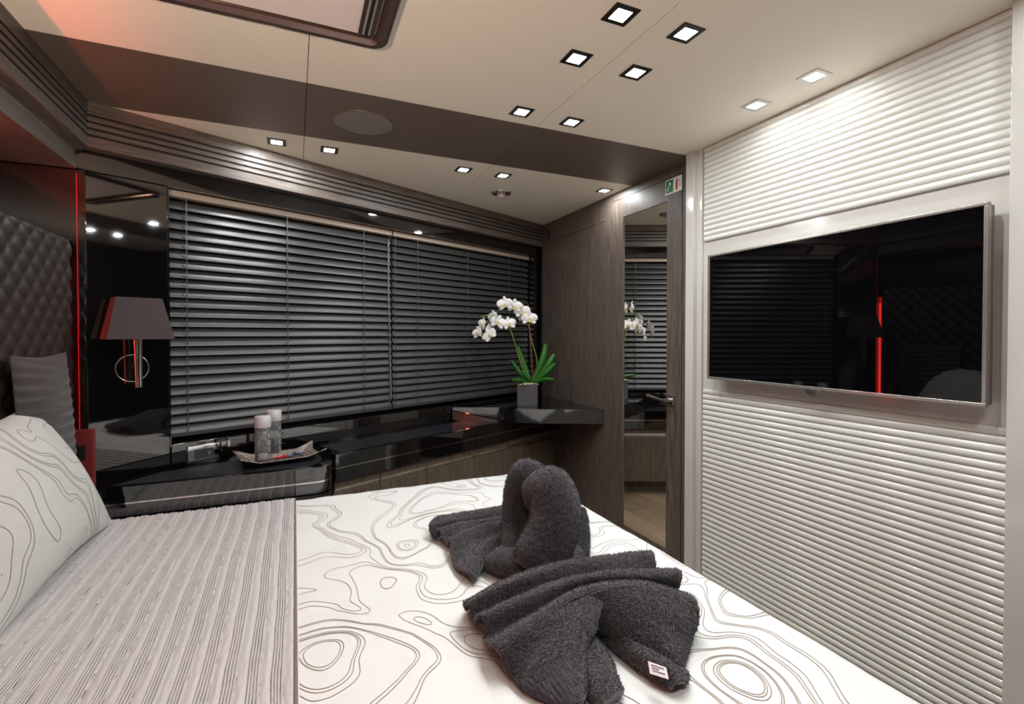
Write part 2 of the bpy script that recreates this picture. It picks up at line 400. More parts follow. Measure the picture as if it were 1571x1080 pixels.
m = MB(); m.box((XP, 1.797, 0), (XW+.012, YP-.018, CEIL)); m.box((XT-.013, 1.766, 0), (XW, 1.797, CEIL))
struct(bevel(m.build('trim_11', white_gloss), .002), 'white lacquer post beside the door')
m = MB(); m.box((XP-.01, .38, 0), (XT+.02, .664, CEIL)); struct(bevel(m.build('trim_12', white_gloss), .002), 'white lacquer pier at the right')

# ================================================================ CEILING FIXTURES
def make_downlight(label, white=False):
    h = .0385
    t = thing('downlight', label, 'ceiling light', (0, 0, CEIL), 0, None)
    m = MB(); i = .023
    for a, b in (((-h, -h), (h, -i)), ((-h, i), (h, h)), ((-h, -i), (-i, i)), ((i, -i), (h, i))):
        m.box((a[0], a[1], -.003), (b[0], b[1], .004))
    m.build('frame', white_gloss if white else plain('dark_metal_bezel', (.035, .035, .035, 1), .3, .7), t)
    m = MB(); m.box((-i, -i, -.0035), (i, i, .003)); m.build('lens', lens_m, t)
    l = bpy.data.lights.new('bulb', 'AREA'); l.shape = 'SQUARE'; l.size = .04; l.energy = DOWNLIGHT_W; l.color = (.95, .995, 1.0)
    lo = bpy.data.objects.new('bulb', l); COL.objects.link(lo); lo.parent = t; lo.location = (0, 0, -.006)
    return t
def copy_tree(o, parent=None):
    c = o.copy(); COL.objects.link(c)
    if parent: c.parent = parent
    for ch in list(o.children): copy_tree(ch, c)
    return c
dl = [(.818, 1.122, 'square black-rimmed downlight nearest the top edge, left of the ceiling seam'),
      (1.040, 1.114, 'square black-rimmed downlight nearest the top edge, right of the ceiling seam'),
      (.818, 1.353, 'second black-rimmed downlight from the top, left of the ceiling seam'),
      (1.042, 1.346, 'second black-rimmed downlight from the top, right of the ceiling seam'),
      (.817, 1.759, 'black-rimmed downlight just before the taupe band, left of the seam'),
      (1.043, 1.761, 'black-rimmed downlight just before the taupe band, right of the seam'),
      (.819, 2.491, 'small downlight beyond the taupe band, left one above the orchid side'),
      (1.047, 2.495, 'small downlight beyond the taupe band, right beside the round sprinkler'),
      (-.068, 2.478, 'downlight beyond the taupe band at far left, left of the speaker'),
      (.156, 2.484, 'downlight beyond the taupe band, below the round speaker'),
      (1.712, 2.505, 'smallest downlight beyond the taupe band, beside the oak door wall')]
grp = 'black-rimmed square downlights in the ceiling'
d0 = make_downlight(dl[0][2]); d0['group'] = grp
for k, (x, y, lb) in enumerate(dl):
    d = d0 if k == 0 else copy_tree(d0); d.location = (x, y, CEIL); d['label'] = lb
dw = make_downlight('white-rimmed downlight above the television wall, nearer the picture edge', True); dw.location = (1.609, 1.123, CEIL); dw['group'] = 'white-rimmed downlights'
for ch in dw.children:
    if ch.type == 'LIGHT': ch.data.energy = DOWNLIGHT_W*.35
d = copy_tree(dw); d.location = (1.607, 1.350, CEIL); d['label'] = 'white-rimmed downlight above the television wall, farther one near the post'
for (x, y) in ((.818, .71), (1.042, .71), (-.068, -.02), (.156, -.02), (.818, -.02), (1.042, -.02), (1.609, .5)):
    d = copy_tree(dw if x > 1.5 else d0); d.location = (x, y, CEIL); d['label'] = 'square downlight in the ceiling behind the viewer'; d['group'] = 'downlights out of view behind the viewer'
# round loudspeaker grille
m = MB(); m.lathe([(0, -.004), (.10, -.004), (.1165, -.003)], (0, 0, 0), 64)
t = thing('ceiling_speaker', 'round grey loudspeaker grille in the taupe ceiling band', 'speaker', (.2664, 2.117, CEIL))
m.build('grille', speaker_m, t)
m = MB(); m.lathe([(.1165, -.0045), (.119, -.005), (.121, -.004), (.122, 0)], (0, 0, 0), 64); m.build('rim', ceil_dark, t)
# sprinkler
t = thing('ceiling_sprinkler', 'round chrome sprinkler with a pale domed head near the louvred trim', 'sprinkler', (1.165, 2.806, CEIL))
m = MB(); m.lathe([(.062, 0), (.060, -.006), (.045, -.008), (.03, -.003), (.028, -.001)], (0, 0, 0), 40); m.build('ring', chrome, t)
m = MB(); m.lathe([(.027, -.001), (.027, -.012), (.024, -.022), (.016, -.030), (.0, -.033)], (0, 0, 0), 32)
m.build('head', plain('sprinkler_plastic', srgb(190, 170, 168), .5), t)
m = MB()
for k in range(8):
    a = k*math.pi/4; m.box((.0262*math.cos(a)-.003, .0262*math.sin(a)-.003, -.016), (.0262*math.cos(a)+.003, .0262*math.sin(a)+.003, -.008))
m.build('vent', sign_black, t)
# roof hatch with blind
def rrect(x0, y0, x1, y1, r, n=8):
    out = []
    for cx, cy, a0 in ((x1-r, y1-r, 0), (x0+r, y1-r, 90), (x0+r, y0+r, 180), (x1-r, y0+r, 270)):
        for k in range(n+1):
            a = R(a0+90*k/n); out.append((cx+r*math.cos(a), cy+r*math.sin(a)))
    return out
t = thing('roof_hatch', 'bronze-framed roof hatch with a white blind at the top of the view', 'hatch', (0, 0, CEIL))
OUT = rrect(-.42, .90, .256, 1.532, .05); n = len(OUT); C0 = ((-.42+.256)/2, (.9+1.532)/2)
def inset(d): return rrect(-.42+d, .90+d, .256-d, 1.532-d, max(.05-d, .012))
m = MB(); rings = [(0, .0), (0, -.016), (.003, -.019), (.010, -.0195), (.030, -.012), (.034, -.004), (.036, -.0005)]
L = [[(p[0], p[1], z) for p in inset(dd)] for dd, z in rings]
L = [r+[r[0]] for r in L]
m.grid(L); m.build('frame', bronze, t)
m = MB(); q = inset(.036); m.add([(p[0], p[1], -.0006) for p in q], [tuple(range(len(q)))[::-1]])
m.build('blind', plain('white_roller_blind', srgb(226, 214, 214), .7), t)
for k, (a, b) in enumerate(((.172, .183), (.190, .199), (.205, .217))):
    m = MB(); m.box((a, .94, -.007), (b, 1.494, -.001)); m.build('rail', bronze if k != 1 else sign_black, t)

# ================================================================ BLINDS
def blind(s0, s1, label, cords, nsl=24):
    Lh = s1-s0; pitch = .0435; zb = .765
    root = thing('venetian_blind', label, 'blind', W(s0, -.108, zb), PHI, 'black venetian blinds at the window')
    m = MB(); m.box((0, -.02, 1.035), (Lh, .02, 1.061)); m.build('headrail', head_m, root)
    pr = []
    th = R(57); wd = .050
    for k in range(7):
        a = (k/6-.5)*wd; sag = .0035*(1-(2*k/6-1)**2)
        yy = a*math.cos(th)-sag*math.sin(th)*1; zz = a*math.sin(th)+sag*math.cos(th)
        pr.append((yy, zz))
    me = MB()
    top = [(y, z+.0004) for y, z in pr]; bot = [(y, z-.0004) for y, z in pr][::-1]
    P = top+bot
    me.extrude(lambda x: [(x, y, z) for y, z in P], 0, Lh, sm=False)
    s = me.build('slat', slat_m, root); s.location = (0, 0, .03)
    for f in s.data.polygons: f.use_smooth = len(f.vertices) == 4
    for k in range(1, nsl):
        c = s.copy(); COL.objects.link(c); c.parent = root; c.location = (0, 0, .03+k*pitch*(1.015/ (pitch*nsl)) )
    m = MB(); m.box((0, -.011, -.004), (Lh, .011, .010)); m.build('bottom_rail', slat_m, root)
    for cx in cords:
        m = MB()
        for yy in (-.0185, .0185): m.box((cx-.001, yy-.0006, 0), (cx+.001, yy+.0006, 1.035))
        for k in range(nsl):
            z = .03+k*1.015/nsl
            m.tube([(cx-.003, -.0165, z-.012), (cx+.004, -.0195, z-.001), (cx-.002, -.0165, z+.012)], .0017, 5)
        m.build('ladder_cord', cord_m, root)
    return root
b1 = blind(.275, 1.402, 'black venetian blind, left one behind the bottle tray', [.065, .505, .94, 1.11])
b2 = blind(1.412, 2.69, 'black venetian blind, right one behind the orchid', [.015, .182, .61, 1.04])
m = MB(); m.tube([(1.108, -.0115, 1.0), (1.106, -.0115, .7), (1.116, -.0115, .4), (1.124, -.0115, .06)], .0032, 8)
m.build('tilt_wand', wand_m, b1)

# ================================================================ TELEVISION
XF = 1.69
t = thing('television', 'wide black flat television in a thin silver frame on the white wall', 'television', (XT, 1.18, 1.283))
def tvm(): return MB()
y0, y1, z0, z1 = .693, 1.668, 1.008, 1.558
m = MB(); m.box((XF+.004, y0+.010, z0+.010), (XF+.008, y1-.010, z1-.010)); wpart(t, m, 'screen', screen_m)
m = MB()
for a, b in (((y0, z0), (y1, z0+.0105)), ((y0, z1-.0095), (y1, z1)), ((y0, z0+.0105), (y0+.0105, z1-.0095)), ((y1-.0105, z0+.0105), (y1, z1-.0095))):
    m.box((XF, a[0], a[1]), (XF+.016, b[0], b[1]))
bevel(wpart(t, m, 'frame', plain('silver_frame', srgb(185, 180, 176), .22, .8)), .0015)
m = MB(); m.box((XF+.009, y0+.004, z0+.004), (XF+.045, y1-.004, z1-.004)); bevel(wpart(t, m, 'back_shell', plain('grey_shell', srgb(120, 112, 108), .35, .4)), .004)
m = MB(); m.box((XF+.045, 1.0, 1.15), (XT, 1.36, 1.42)); wpart(t, m, 'wall_bracket', black_sat)
m = MB(); P = [(1.147, 0), (1.204, 0), (1.202, -.010), (1.194, -.019), (1.183, -.0235), (1.168, -.0235), (1.157, -.019), (1.149, -.010)]
m.extrude(lambda x: [(x, y, z0+z) for y, z in P], XF-.001, XF+.02)
bevel(wpart(t, m, 'badge', chrome), .002)

# ================================================================ CABINETRY
NZ = .642
# bedside cabinet
t = thing('bedside_cabinet', 'black lacquer bedside cabinet with a rounded corner and chrome line, under the bottle tray', 'cabinet', (-.2, 2.4, 0))
FY = 2.237
def back(x): return 2.33+(x+.7)*U[1]/U[0]-.05/ -U[1]*0 if False else 2.33+(x+.70)*(U[1]/U[0])+.045
def nspoly(d=0, r=.075, xl=-.742):
    xr = .150-d; fy = FY+d
    P = [(xl, fy)]
    for k in range(9):
        a = R(-90+90*k/8); P.append((xr-r+r*math.cos(a), fy+r+r*math.sin(a)))
    P += [(xr, 2.470), W(.842, .205, 0)[:2], W(.842, -.046, 0)[:2], (-.70, back(-.70)-.002), (xl, 2.353)]
    return P
m = MB(); m.prism(nspoly(), NZ-.03, NZ, sm=False); bevel(wpart(t, m, 'top', black_gloss), .004, 3)
m = MB(); m.prism(nspoly(.003), .532, NZ-.03); m.prism(nspoly(.003), .03, .525); bevel(wpart(t, m, 'body', black_gloss), .002)
m = MB(); m.prism(nspoly(.0), .5255, .5315) if False else m.prism(nspoly(.0005), .577, .5825); wpart(t, m, 'chrome_line', chrome)
m = MB()
mp = [(-.62, FY+.03), (.02, FY+.03), (.075, FY+.05), (.105, FY+.10), (.112, FY+.18), (.045, back(.045)-.10), (-.50, back(-.50)-.055), (-.60, FY+.05)]
m.prism(mp, NZ+.0002, NZ+.0015); wpart(t, m, 'leather_inlay', mat_leather)
NZ = .634
# long side cabinet under the window
t = thing('side_cabinet', 'long low cabinet under the window with black lacquer top and oak doors', 'cabinet', W(1.8, .1, 0))
t.rotation_euler = (0, 0, 0)
def wp(mb, name, mats): return wpart(t, mb, name, mats)
def wall_end(off): return (2.51-U[1]*off)/U[0]-.001
F0 = .238
def cab_poly(d, s0=.852):
    P = [W(s0+d*.5, -.048, 0), W(s0+d*.5, F0-d-.02, 0), W(s0+d*.5+.006, F0-d-.006, 0), W(s0+d*.5+.02, F0-d, 0), W(wall_end(F0-d), F0-d, 0), W(wall_end(-.048), -.048, 0)]
    return [(p[0], p[1]) for p in P]
m = MB(); m.prism(cab_poly(0), NZ-.026, NZ); bevel(wp(m, 'top', black_gloss), .003, 2)
m = MB(); m.prism(cab_poly(.002), NZ-.128, NZ-.0262); wp(m, 'fascia', black_gloss)
m = MB(); m.prism(cab_poly(.0005), NZ-.068, NZ-.063); wp(m, 'chrome_line', chrome)
m = MB(); m.prism(cab_poly(.045), .10, NZ-.128); m.prism(cab_poly(.10), 0, .10); wp(m, 'carcass', wood_dr)
m = MB(); P = [W(.90, -.0, 0), W(.90, F0-.035, 0), W(2.10, F0-.035, 0), W(2.05, 0, 0)]
m.prism([(p[0], p[1]) for p in P][::1], NZ+.0002, NZ+.0014); wp(m, 'leather_inlay', mat_leather)
ds = [(.862, 1.115), (1.118, 1.42), (1.423, 1.80), (1.803, 2.20), (2.203, 2.60)]
for k, (a, b) in enumerate(ds):
    m = MB(); zt = NZ-.130
    f = lambda s, o, z: W(s, o, z)
    b2_ = min(b, wall_end(F0)-.01)
    m.box((a, F0-.045, .105), (b2_, F0-.022, zt-.068), 0, f); m.box((a, F0-.045, zt-.038), (b2_, F0-.022, zt), 0, f)
    m.box((a, F0-.045, zt-.068), (b2_, F0-.040, zt-.038), 0, f)
    dr = wp(m, 'door', wood_dr)
    if k < 4:
        m = MB(); m.box((a+.002, 0, zt-.0675), (b2_-.002, .003, zt-.0385), 0, lambda s, o, z: W(s, F0-.0395+(z-zt+.0675)*.5+o, z))
        hh = m.build('pull', chrome, dr); hh.location = (-dr.location[0]-t.location[0]+0, -dr.location[1]-t.location[1], 0) if False else (0, 0, 0)
NZ = .642
# corner shelf
t = thing('corner_shelf', 'black lacquer corner shelf with bowed front carrying the orchid', 'shelf', (1.55, 3.0, .631))
P1 = [(.950, 3.135), (1.217, 3.016)]
bow = []
A, B = Vector((1.217, 3.016)), Vector((1.5735, 2.763)); nn = Vector((-(B-A).y, (B-A).x)).normalized()
for k in range(13):
    q = k/12; bow.append(tuple(A.lerp(B, q)-nn*0.030*math.sin(math.pi*q)))
poly = [P1[0]]+bow+[(1.595, 2.752), (XW-.003, 2.640), (XW-.003, 3.500)]+[tuple(W(1.9, -.047, 0)[:2])]
m = MB(); m.prism(poly, .6355, .727); bevel(wpart(t, m, 'top', black_gloss), .003)
# ================================================================ ORCHID
PB = Vector((1.452, 3.035, .7275))
t = thing('orchid', 'white flowering orchid in a square grey pot on the black corner shelf', 'plant', PB)
pot = MB(); h = .068; ca, sa = math.cos(-YAW), math.sin(-YAW)
def rot(x, y, z): return (x*ca-y*sa, x*sa+y*ca, z)
H = .146
pot.box((-h, -h, 0), (h, h, .01), 0, rot)
for a, b in (((-h, -h), (h, -h+.008)), ((-h, h-.008), (h, h)), ((-h, -h+.008), (-h+.008, h-.008)), ((h-.008, -h+.008), (h, h-.008))): pot.box((a[0], a[1], .01), (b[0], b[1], H), 0, rot)
bevel(pot.build('pot', pot_m, t), .0015)
m = MB(); m.box((-h+.008, -h+.008, .01), (h-.008, h-.008, H-.012), 0, rot); m.build('soil', soil_m, t)
PD = PB.y*math.cos(YAW)+PB.x*math.sin(YAW)          # forward distance of the plant
def op(x, y, dd=0): return atd(x, y, PD+dd)-PB
def spline(pts, n=24):
    pts = [Vector(p) for p in pts]; P = [pts[0]*2-pts[1]]+pts+[pts[-1]*2-pts[-2]]; out = []
    for i in range(1, len(P)-2):
        for k in range(n):
            t_ = k/n; p0, p1, p2, p3 = P[i-1:i+3]
            out.append(.5*((2*p1)+(-p0+p2)*t_+(2*p0-5*p1+4*p2-p3)*t_**2+(-p0+3*p1-3*p2+p3)*t_**3))
    out.append(pts[-1]); return out
BY = 588
leaves = [([(816, BY, 0), (832, 555, .0), (838, 525, .02)], .040, 1), ([(818, BY, -.01), (840, 562, -.04), (852, 541, -.03)], .036, 1),
          ([(818, BY, -.02), (838, 572, -.05), (854, 556, -.06)], .032, 1), ([(820, BY, -.02), (835, 582, -.06), (851, 583, -.10)], .022, 1),
          ([(814, BY, .01), (806, 565, .03), (793, 528, .05)], .030, -1), ([(812, BY, .0), (798, 572, .0), (783, 551, .0)], .024, -1),
          ([(810, BY, -.02), (798, 584, -.06), (785, 583, -.10)], .024, -1), ([(815, BY, .0), (808, 578, -.02), (800, 568, -.02)], .018, -1)]
vdir = Vector((math.sin(YAW), math.cos(YAW), 0))
for pts, wd, sd in leaves:
    sp = spline([op(*p) for p in pts], 8); n = len(sp); G = []
    for i, p in enumerate(sp):
        q = i/(n-1); tt = (sp[min(i+1, n-1)]-sp[max(i-1, 0)]).normalized()
        side = tt.cross(vdir).normalized(); nr = side.cross(tt).normalized()
        ww = wd*.62*(.30+.70*math.sin(math.pi*min(q*.75+.12, 1)))*(1 if q < .8 else math.sqrt(max(0, 1-((q-.8)/.2)**2)))
        G.append([p+side*(c*ww)+nr*(abs(c)**1.5*ww*.5) for c in (-1, -.66, -.33, 0, .33, .66, 1)])
    m = MB(); m.grid(G); lf = m.build('leaf', leaf_m, t); sl = lf.modifiers.new('s', 'SOLIDIFY'); sl.thickness = .002
stem1 = [(812, 586, 0), (800, 560, -.0), (791, 530, -.02), (783, 505, -.03), (776, 492, -.04), (765, 484, -.06), (750, 483, -.10), (738, 486, -.12)]
stem2 = [(819, 586, 0), (824, 555, .02), (815, 520, .03), (810, 497, .02), (800, 480, .0), (790, 468, -.02), (775, 464, -.04), (765, 476, -.05)]
for st in (stem1, stem2):
    m = MB(); m.tube(spline([op(*p) for p in st], 8), .0028, 8); m.build('stem', stem_m, t)
m = MB(); m.tube([op(764, 484, -.06), op(760, 478, -.06)], .002, 6); m.tube([op(755, 483, -.08), op(745, 497, -.1)], .0018, 6); m.build('stem', stem_m, t)
m = MB(); m.tube([op(818, 586, .0), op(812, 498, .0), op(810, 466, .01)], .003, 8); m.tube([op(808, 586, .01), op(797, 548, 0), op(783, 507, -.02)], .0025, 8); m.build('stake', stake_m, t)
m = MB()
for k in range(7):
    a = random.uniform(-.05, .05); m.tube([(a, -.03, H-.008), (a+random.uniform(-.03, .03), -.055, H+.01), (a+random.uniform(-.05, .05), -.065, H-.002)], .003, 6)
m.build('root', root_m, t)
def petal(mb, c, ax, up, nr, L, Wd, cup, mi=0):
    G = []
    for i in range(9):
        q = i/8; wv = Wd*math.sin(math.pi*min(.10+q*.86, 1))**.6
        G.append([c+ax*(q*L)+up*(k*wv)+nr*(cup*(q*q)*L-abs(k)**2*wv*.25) for k in (-1, -.5, 0, .5, 1)])
    mb.grid(G, mi)
def flower(px, py, dd, size, yaw, tilt, roll=0):
    c = op(px, py, dd)
    f = Vector((-math.sin(YAW+yaw)*math.cos(tilt), -math.cos(YAW+yaw)*math.cos(tilt), math.sin(tilt))).normalized()
    r = f.cross(Vector((0, 0, 1))).normalized(); u = r.cross(f)
    Rm = Matrix.Rotation(roll, 3, f); r = Rm @ r; u = Rm @ u
    m = MB()
    for a, L, Wd, off in ((90, .95, .30, 0), (215, .9, .28, 0), (325, .9, .28, 0), (12, 1.0, .56, .004), (168, 1.0, .56, .004)):
        ax = r*math.cos(R(a))+u*math.sin(R(a)); up = f.cross(ax).normalized()
        petal(m, c+f*off, ax, up, f, L*size, Wd*size, .12)
    m.lathe([(0, 0)], (0, 0, 0)) if False else None
    fo = m.build('flower', petal_m, t); sd = fo.modifiers.new('s', 'SOLIDIFY'); sd.thickness = .0007
    m = MB()
    petal(m, c+f*.008, (-u*.8+f*.5).normalized(), r, f, .42*size, .17*size, .3)
    m.tube([c+f*.004, c+f*.014+u*.004], [.005, .004], 8)
    m.build('lip', lip_m, fo)
fl = [(775, 467, -.05, .048, .3, -.1, .1), (789, 470, -.03, .046, .1, -.15, -.1), (801, 478, -.01, .047, -.1, -.1, .1), (812, 489, 0, .048, -.05, -.15, 0), (802, 485, .04, .040, -.8, -.3, .4),
      (781, 497, -.04, .044, -.5, .1, .2), (757, 487, -.07, .044, .9, .0, .1), (764, 495, -.07, .046, -.3, -.1, -.3), (751, 514, -.1, .044, .3, .1, .6), (740, 498, -.12, .042, 1.0, .2, -.2), (733, 511, -.12, .040, .8, .1, .2), (750, 505, -.06, .038, -1.0, -.2, .3)]
for a in fl: flower(a[0], a[1], a[2], a[3]*1.2, *a[4:])

# ================================================================ TRAY, BOTTLES, SWEETS
TC = Vector((-.062, 2.428, NZ+.0016)); TA = R(14)
t = thing('tray', 'hammered pale metal tray with upswept corners on the bedside cabinet', 'tray', TC, TA)
G = []; nx, ny = 29, 19
for i in range(nx):
    row = []
    for j in range(ny):
        a, b = i/(nx-1)*2-1, j/(ny-1)*2-1
        ea = max(0, (abs(a)-.62)/.38); eb = max(0, (abs(b)-.55)/.45)
        x = a*.155*(1+.10*eb*ea); y = b*.095*(1+.10*ea*eb)
        z = .003+.020*max(ea, eb)+.026*ea*eb
        row.append((x, y, z))
    G.append(row)
m = MB(); m.grid(G); o = m.build('dish', [tray_m, tray_dark], t)
for f in o.data.polygons: f.use_smooth = False
sl = o.modifiers.new('s', 'SOLIDIFY'); sl.thickness = .003; sl.offset = -1; sl.material_offset = 1; sl.material_offset_rim = 0; o.data.flip_normals() if o.data.polygons[0].normal.z < 0 else None
def bottle(loc, label):
    t = thing('water_bottle', label, 'bottle', loc, 0, 'glass water bottles on the tray')
    m = MB(); r = .0315; hh = .158
    m.lathe([(0, 0), (r-.003, 0), (r, .003), (r, hh), (r-.004, hh+.004), (r-.004, hh+.012), (0, hh+.012)], seg=40)
    m.build('glass_body', thin_m, t)
    m = MB(); m.lathe([(0, .0015), (r-.002, .0015), (r-.002, .012), (0, .010)], seg=40); m.build('glass_base', glass_m, t)
    m = MB(); m.lathe([(r+.0008, hh+.001), (r+.0012, hh+.003), (r+.0012, hh+.047), (r-.001, hh+.049), (0, hh+.049)], seg=40); m.lathe([(r+.0008, hh+.001), (r-.003, hh+.001)], seg=40)
    m.build('cap', cap_m, t)
    # white lettering running down the glass
    for k, ch in enumerate('VOSS'):
        cu = bpy.data.curves.new('lettering', 'FONT'); cu.body = ch; cu.size = .026; cu.align_x = 'CENTER'; cu.extrude = .0001
        tmp = bpy.data.objects.new('tmp', cu); COL.objects.link(tmp)
        me = bpy.data.meshes.new_from_object(tmp); bpy.data.objects.remove(tmp)
        me.materials.clear(); me.materials.append(text_m); a0 = R(-38)
        for v in me.vertices:
            an = a0+v.co.x*.8/r; v.co = ((r+.0006)*math.cos(an), (r+.0006)*math.sin(an), v.co.y)
        ob = bpy.data.objects.new('lettering', me); COL.objects.link(ob); ob.parent = t; ob.location = (0, 0, .115-k*.030)
    return t
zt_ = NZ+.0016+.0045
p = atz(403, 714, zt_); bottle((p.x, p.y+.028, zt_), 'clear glass water bottle with grey cap, front one on the tray')
p = atz(420, 700, zt_); bottle((p.x, p.y+.035, zt_), 'clear glass water bottle with grey cap, rear one on the tray')
def candy(px, py, mat, a, label, L=.018):
    p = atz(px, py, zt_); m = MB()
    m.lathe([(0, -L), (.006, -L*.95), (.002, -L*.6), (.0065, -L*.5), (.008, 0), (.0065, L*.5), (.002, L*.6), (.006, L*.95), (0, L)], seg=10)
    m.v = [(z, x, y) for x, y, z in m.v]
    o = m.build('wrapped_sweet', mat); o.location = (p.x, p.y, zt_+.0065); o.rotation_euler = (0, 0, a); o.scale = (1, 1, .8)
    tag(o, label, 'sweet', 'wrapped sweets on the tray')
candy(427, 704, wrap_red, .3, 'red wrapped sweet beside the bottles, left one')
candy(437, 702, wrap_red, .1, 'red wrapped sweet, right one next to the blue sweets')
candy(446, 701, wrap_blue, .8, 'silver-blue wrapped sweet nearest the red ones', .014)
candy(454, 697, wrap_blue, -.3, 'silver-blue wrapped sweet in the middle of the tray', .014)
candy(462, 698, wrap_blue, .5, 'silver-blue wrapped sweet nearest the tray end', .014)

# ================================================================ SOCKET, SWITCH, SIGNS, SENSOR
def wroot(s, off, z, *a, **k): return thing(*a, loc=W(s, off, z), rz=PHI, **k)
t = wroot(.385, -.0495, .683, 'power_socket', 'chrome double socket plate on the black backsplash left of the tray', 'socket')
m = MB(); m.box((-.062, -.012, -.038), (.062, 0, .038)); bevel(m.build('plate', chrome, t), .002)
for x0 in (-.038, .0005):
    m = MB(); m.box((x0, -.0145, -.021), (x0+.0375, -.012, .021)); m.build('module', module_m, t)
m = MB(); m.box((.014, -.0155, -.008), (.024, -.0145, .008)); m.build('port', steel, t)
t = wroot(.474, -.0495, .700, 'usb_plate', 'small chrome plate beside the socket on the black backsplash', 'plate')
m = MB(); m.box((-.018, -.008, -.024), (.018, 0, .024)); bevel(m.build('plate', chrome, t), .002)
t = thing('wall_switch', 'dark red switch panel with a black button between the dark cushion and the black cabinet', 'switch', (-.69, 2.2365, .72))
m = MB(); m.box((-.045, -.022, -.16), (.030, 0, .145)); bevel(m.build('plate', red_plate, t), .002)
m = MB(); m.box((-.02, -.025, .04), (.008, -.022, .09)); m.build('button', sign_black, t)
t = thing('safety_sign', 'green emergency hammer sign at the top of the mirrored door', 'sign', (XW-.002, 2.048, 1.985))
def sgn(y0, y1, z0, z1, x=0): return MB().box((x-.001, y0, z0), (x, y1, z1))
sgn(-.032, .031, -.042, .036, 0).build('plate', sign_white, t)
sgn(-.027, .026, -.034, .030, -.001).build('green_field', sign_green, t)
m = MB(); m.add([(-.0026, -y, z) for y, z in ((-.016, -.022), (-.011, -.025), (.008, .006), (.003, .009))], [(3, 2, 1, 0)])
m.add([(-.0026, -y, z) for y, z in ((-.006, .012), (.004, .021), (.016, .006), (.010, .001))], [(0, 1, 2, 3)]); m.build('hammer', sign_white, t)
t = thing('fire_sign', 'white fire extinguisher sign with red cylinder beside the green sign', 'sign', (XW-.002, 1.985, 1.985))
sgn(-.028, .030, -.042, .036, 0).build('plate', sign_white, t)
m = MB(); m.box((-.0022, .002, -.032), (-.001, .016, .008)); m.box((-.0022, .006, .008), (-.001, .012, .013)); m.build('extinguisher', sign_red, t)
m = MB(); m.box((-.0022, .000, .013), (-.001, .014, .017)); m.box((-.0022, .0, .018), (-.001, .010, .021)); m.box((-.0022, -.016, .002), (-.001, -.011, .012)); m.box((-.0022, -.017, -.016), (-.001, -.012, -.008)); m.build('symbols', sign_black, t)
m = MB(); m.box((XW-.004, 3.385, 1.955), (XW-.0005, 3.41, 2.02)); tag(m.build('door_catch', sign_black), 'small black catch high on the oak wall beside the louvres', 'catch')

# ================================================================ HEADBOARD + LED
def quilt(y, z):
    a = (y/.084+z/.084); b = (y/.084-z/.084)
    return .011*(abs(math.sin(math.pi*a/1))*abs(math.sin(math.pi*b/1)))**.45
ny, nz = 330, 140; HY0, HY1, HZ0, HZ1 = .17, 2.338, .35, 1.562
G = []
for j in range(nz+1):
    z = HZ0+(HZ1-HZ0)*j/nz; r = []
    for i in range(ny+1):
        y = HY0+(HY1-HY0)*i/ny
        e = min(1, min(y-HY0, HY1-y, HZ1-z, .03)/.03); e = math.sqrt(max(0, 1-(1-e)**2))
        r.append((-.778+.022*e+quilt(y, z)*e, y, z))
    G.append(r)
t = thing('headboard', 'tall taupe headboard quilted in diamonds behind the pillows', 'headboard', (-.85, 1.235, 0))
m = MB(); m.grid(G); wpart(t, m, 'quilted_panel', quilt_m)
m = MB(); m.box((-.86, HY0, 0), (-.779, HY1, HZ1)); wpart(t, m, 'backing', black_sat)
for y in (2.356, .145):
    m = MB(); sg = 1 if y > 1 else -1
    m.box((-.790, y-.004, .66), (-.784, y+.012, 1.50)); m.box((-.7465, y+.007, .66), (-.7455, y+.0095, 1.81), 1)
    lo = tag(m.build('light_strip', [led_m, led2_m]), 'thin red light strip in the gap beside the headboard, '+('next to the black panel' if y > 1 else 'on the near side'), 'light strip', 'red light strips')
    l = bpy.data.lights.new('red_glow', 'AREA'); l.shape = 'RECTANGLE'; l.size, l.size_y = .74, .016; l.energy = RED_W*(1 if y > 1 else 8); l.color = (1, .06, .035) if y > 1 else (1, .16, .10)
    ll = bpy.data.objects.new('red_glow', l); COL.objects.link(ll); ll.parent = lo; ll.location = (-.783 if y > 1 else -.754, y+.004, 1.08 if y > 1 else 1.23); ll.rotation_euler = (0, R(-90), 0)
m = MB(); m.box((-.93, .5, 1.50), (-.90, 1.80, 1.504))  # strip added out of view to redden the trim underside above
lo = tag(m.build('added_cove_light', [led_m]), 'added unseen red cove light behind the headboard top, reddening the trim underside', 'light strip')
l = bpy.data.lights.new('added_cove_glow', 'AREA'); l.shape = 'RECTANGLE'; l.size, l.size_y = .03, 1.3; l.energy = RED_W*20; l.color = (1, .17, .10)
ll = bpy.data.objects.new('added_cove_glow', l); COL.objects.link(ll); ll.parent = lo; ll.location = (-.915, 1.15, 1.506); ll.rotation_euler = (R(180), 0, 0)

# ================================================================ WALL LAMP
t = thing('wall_lamp', 'chrome wall lamp with a mauve tapered shade on the black panel', 'lamp', W(.135, -.0495, 1.07), PHI)
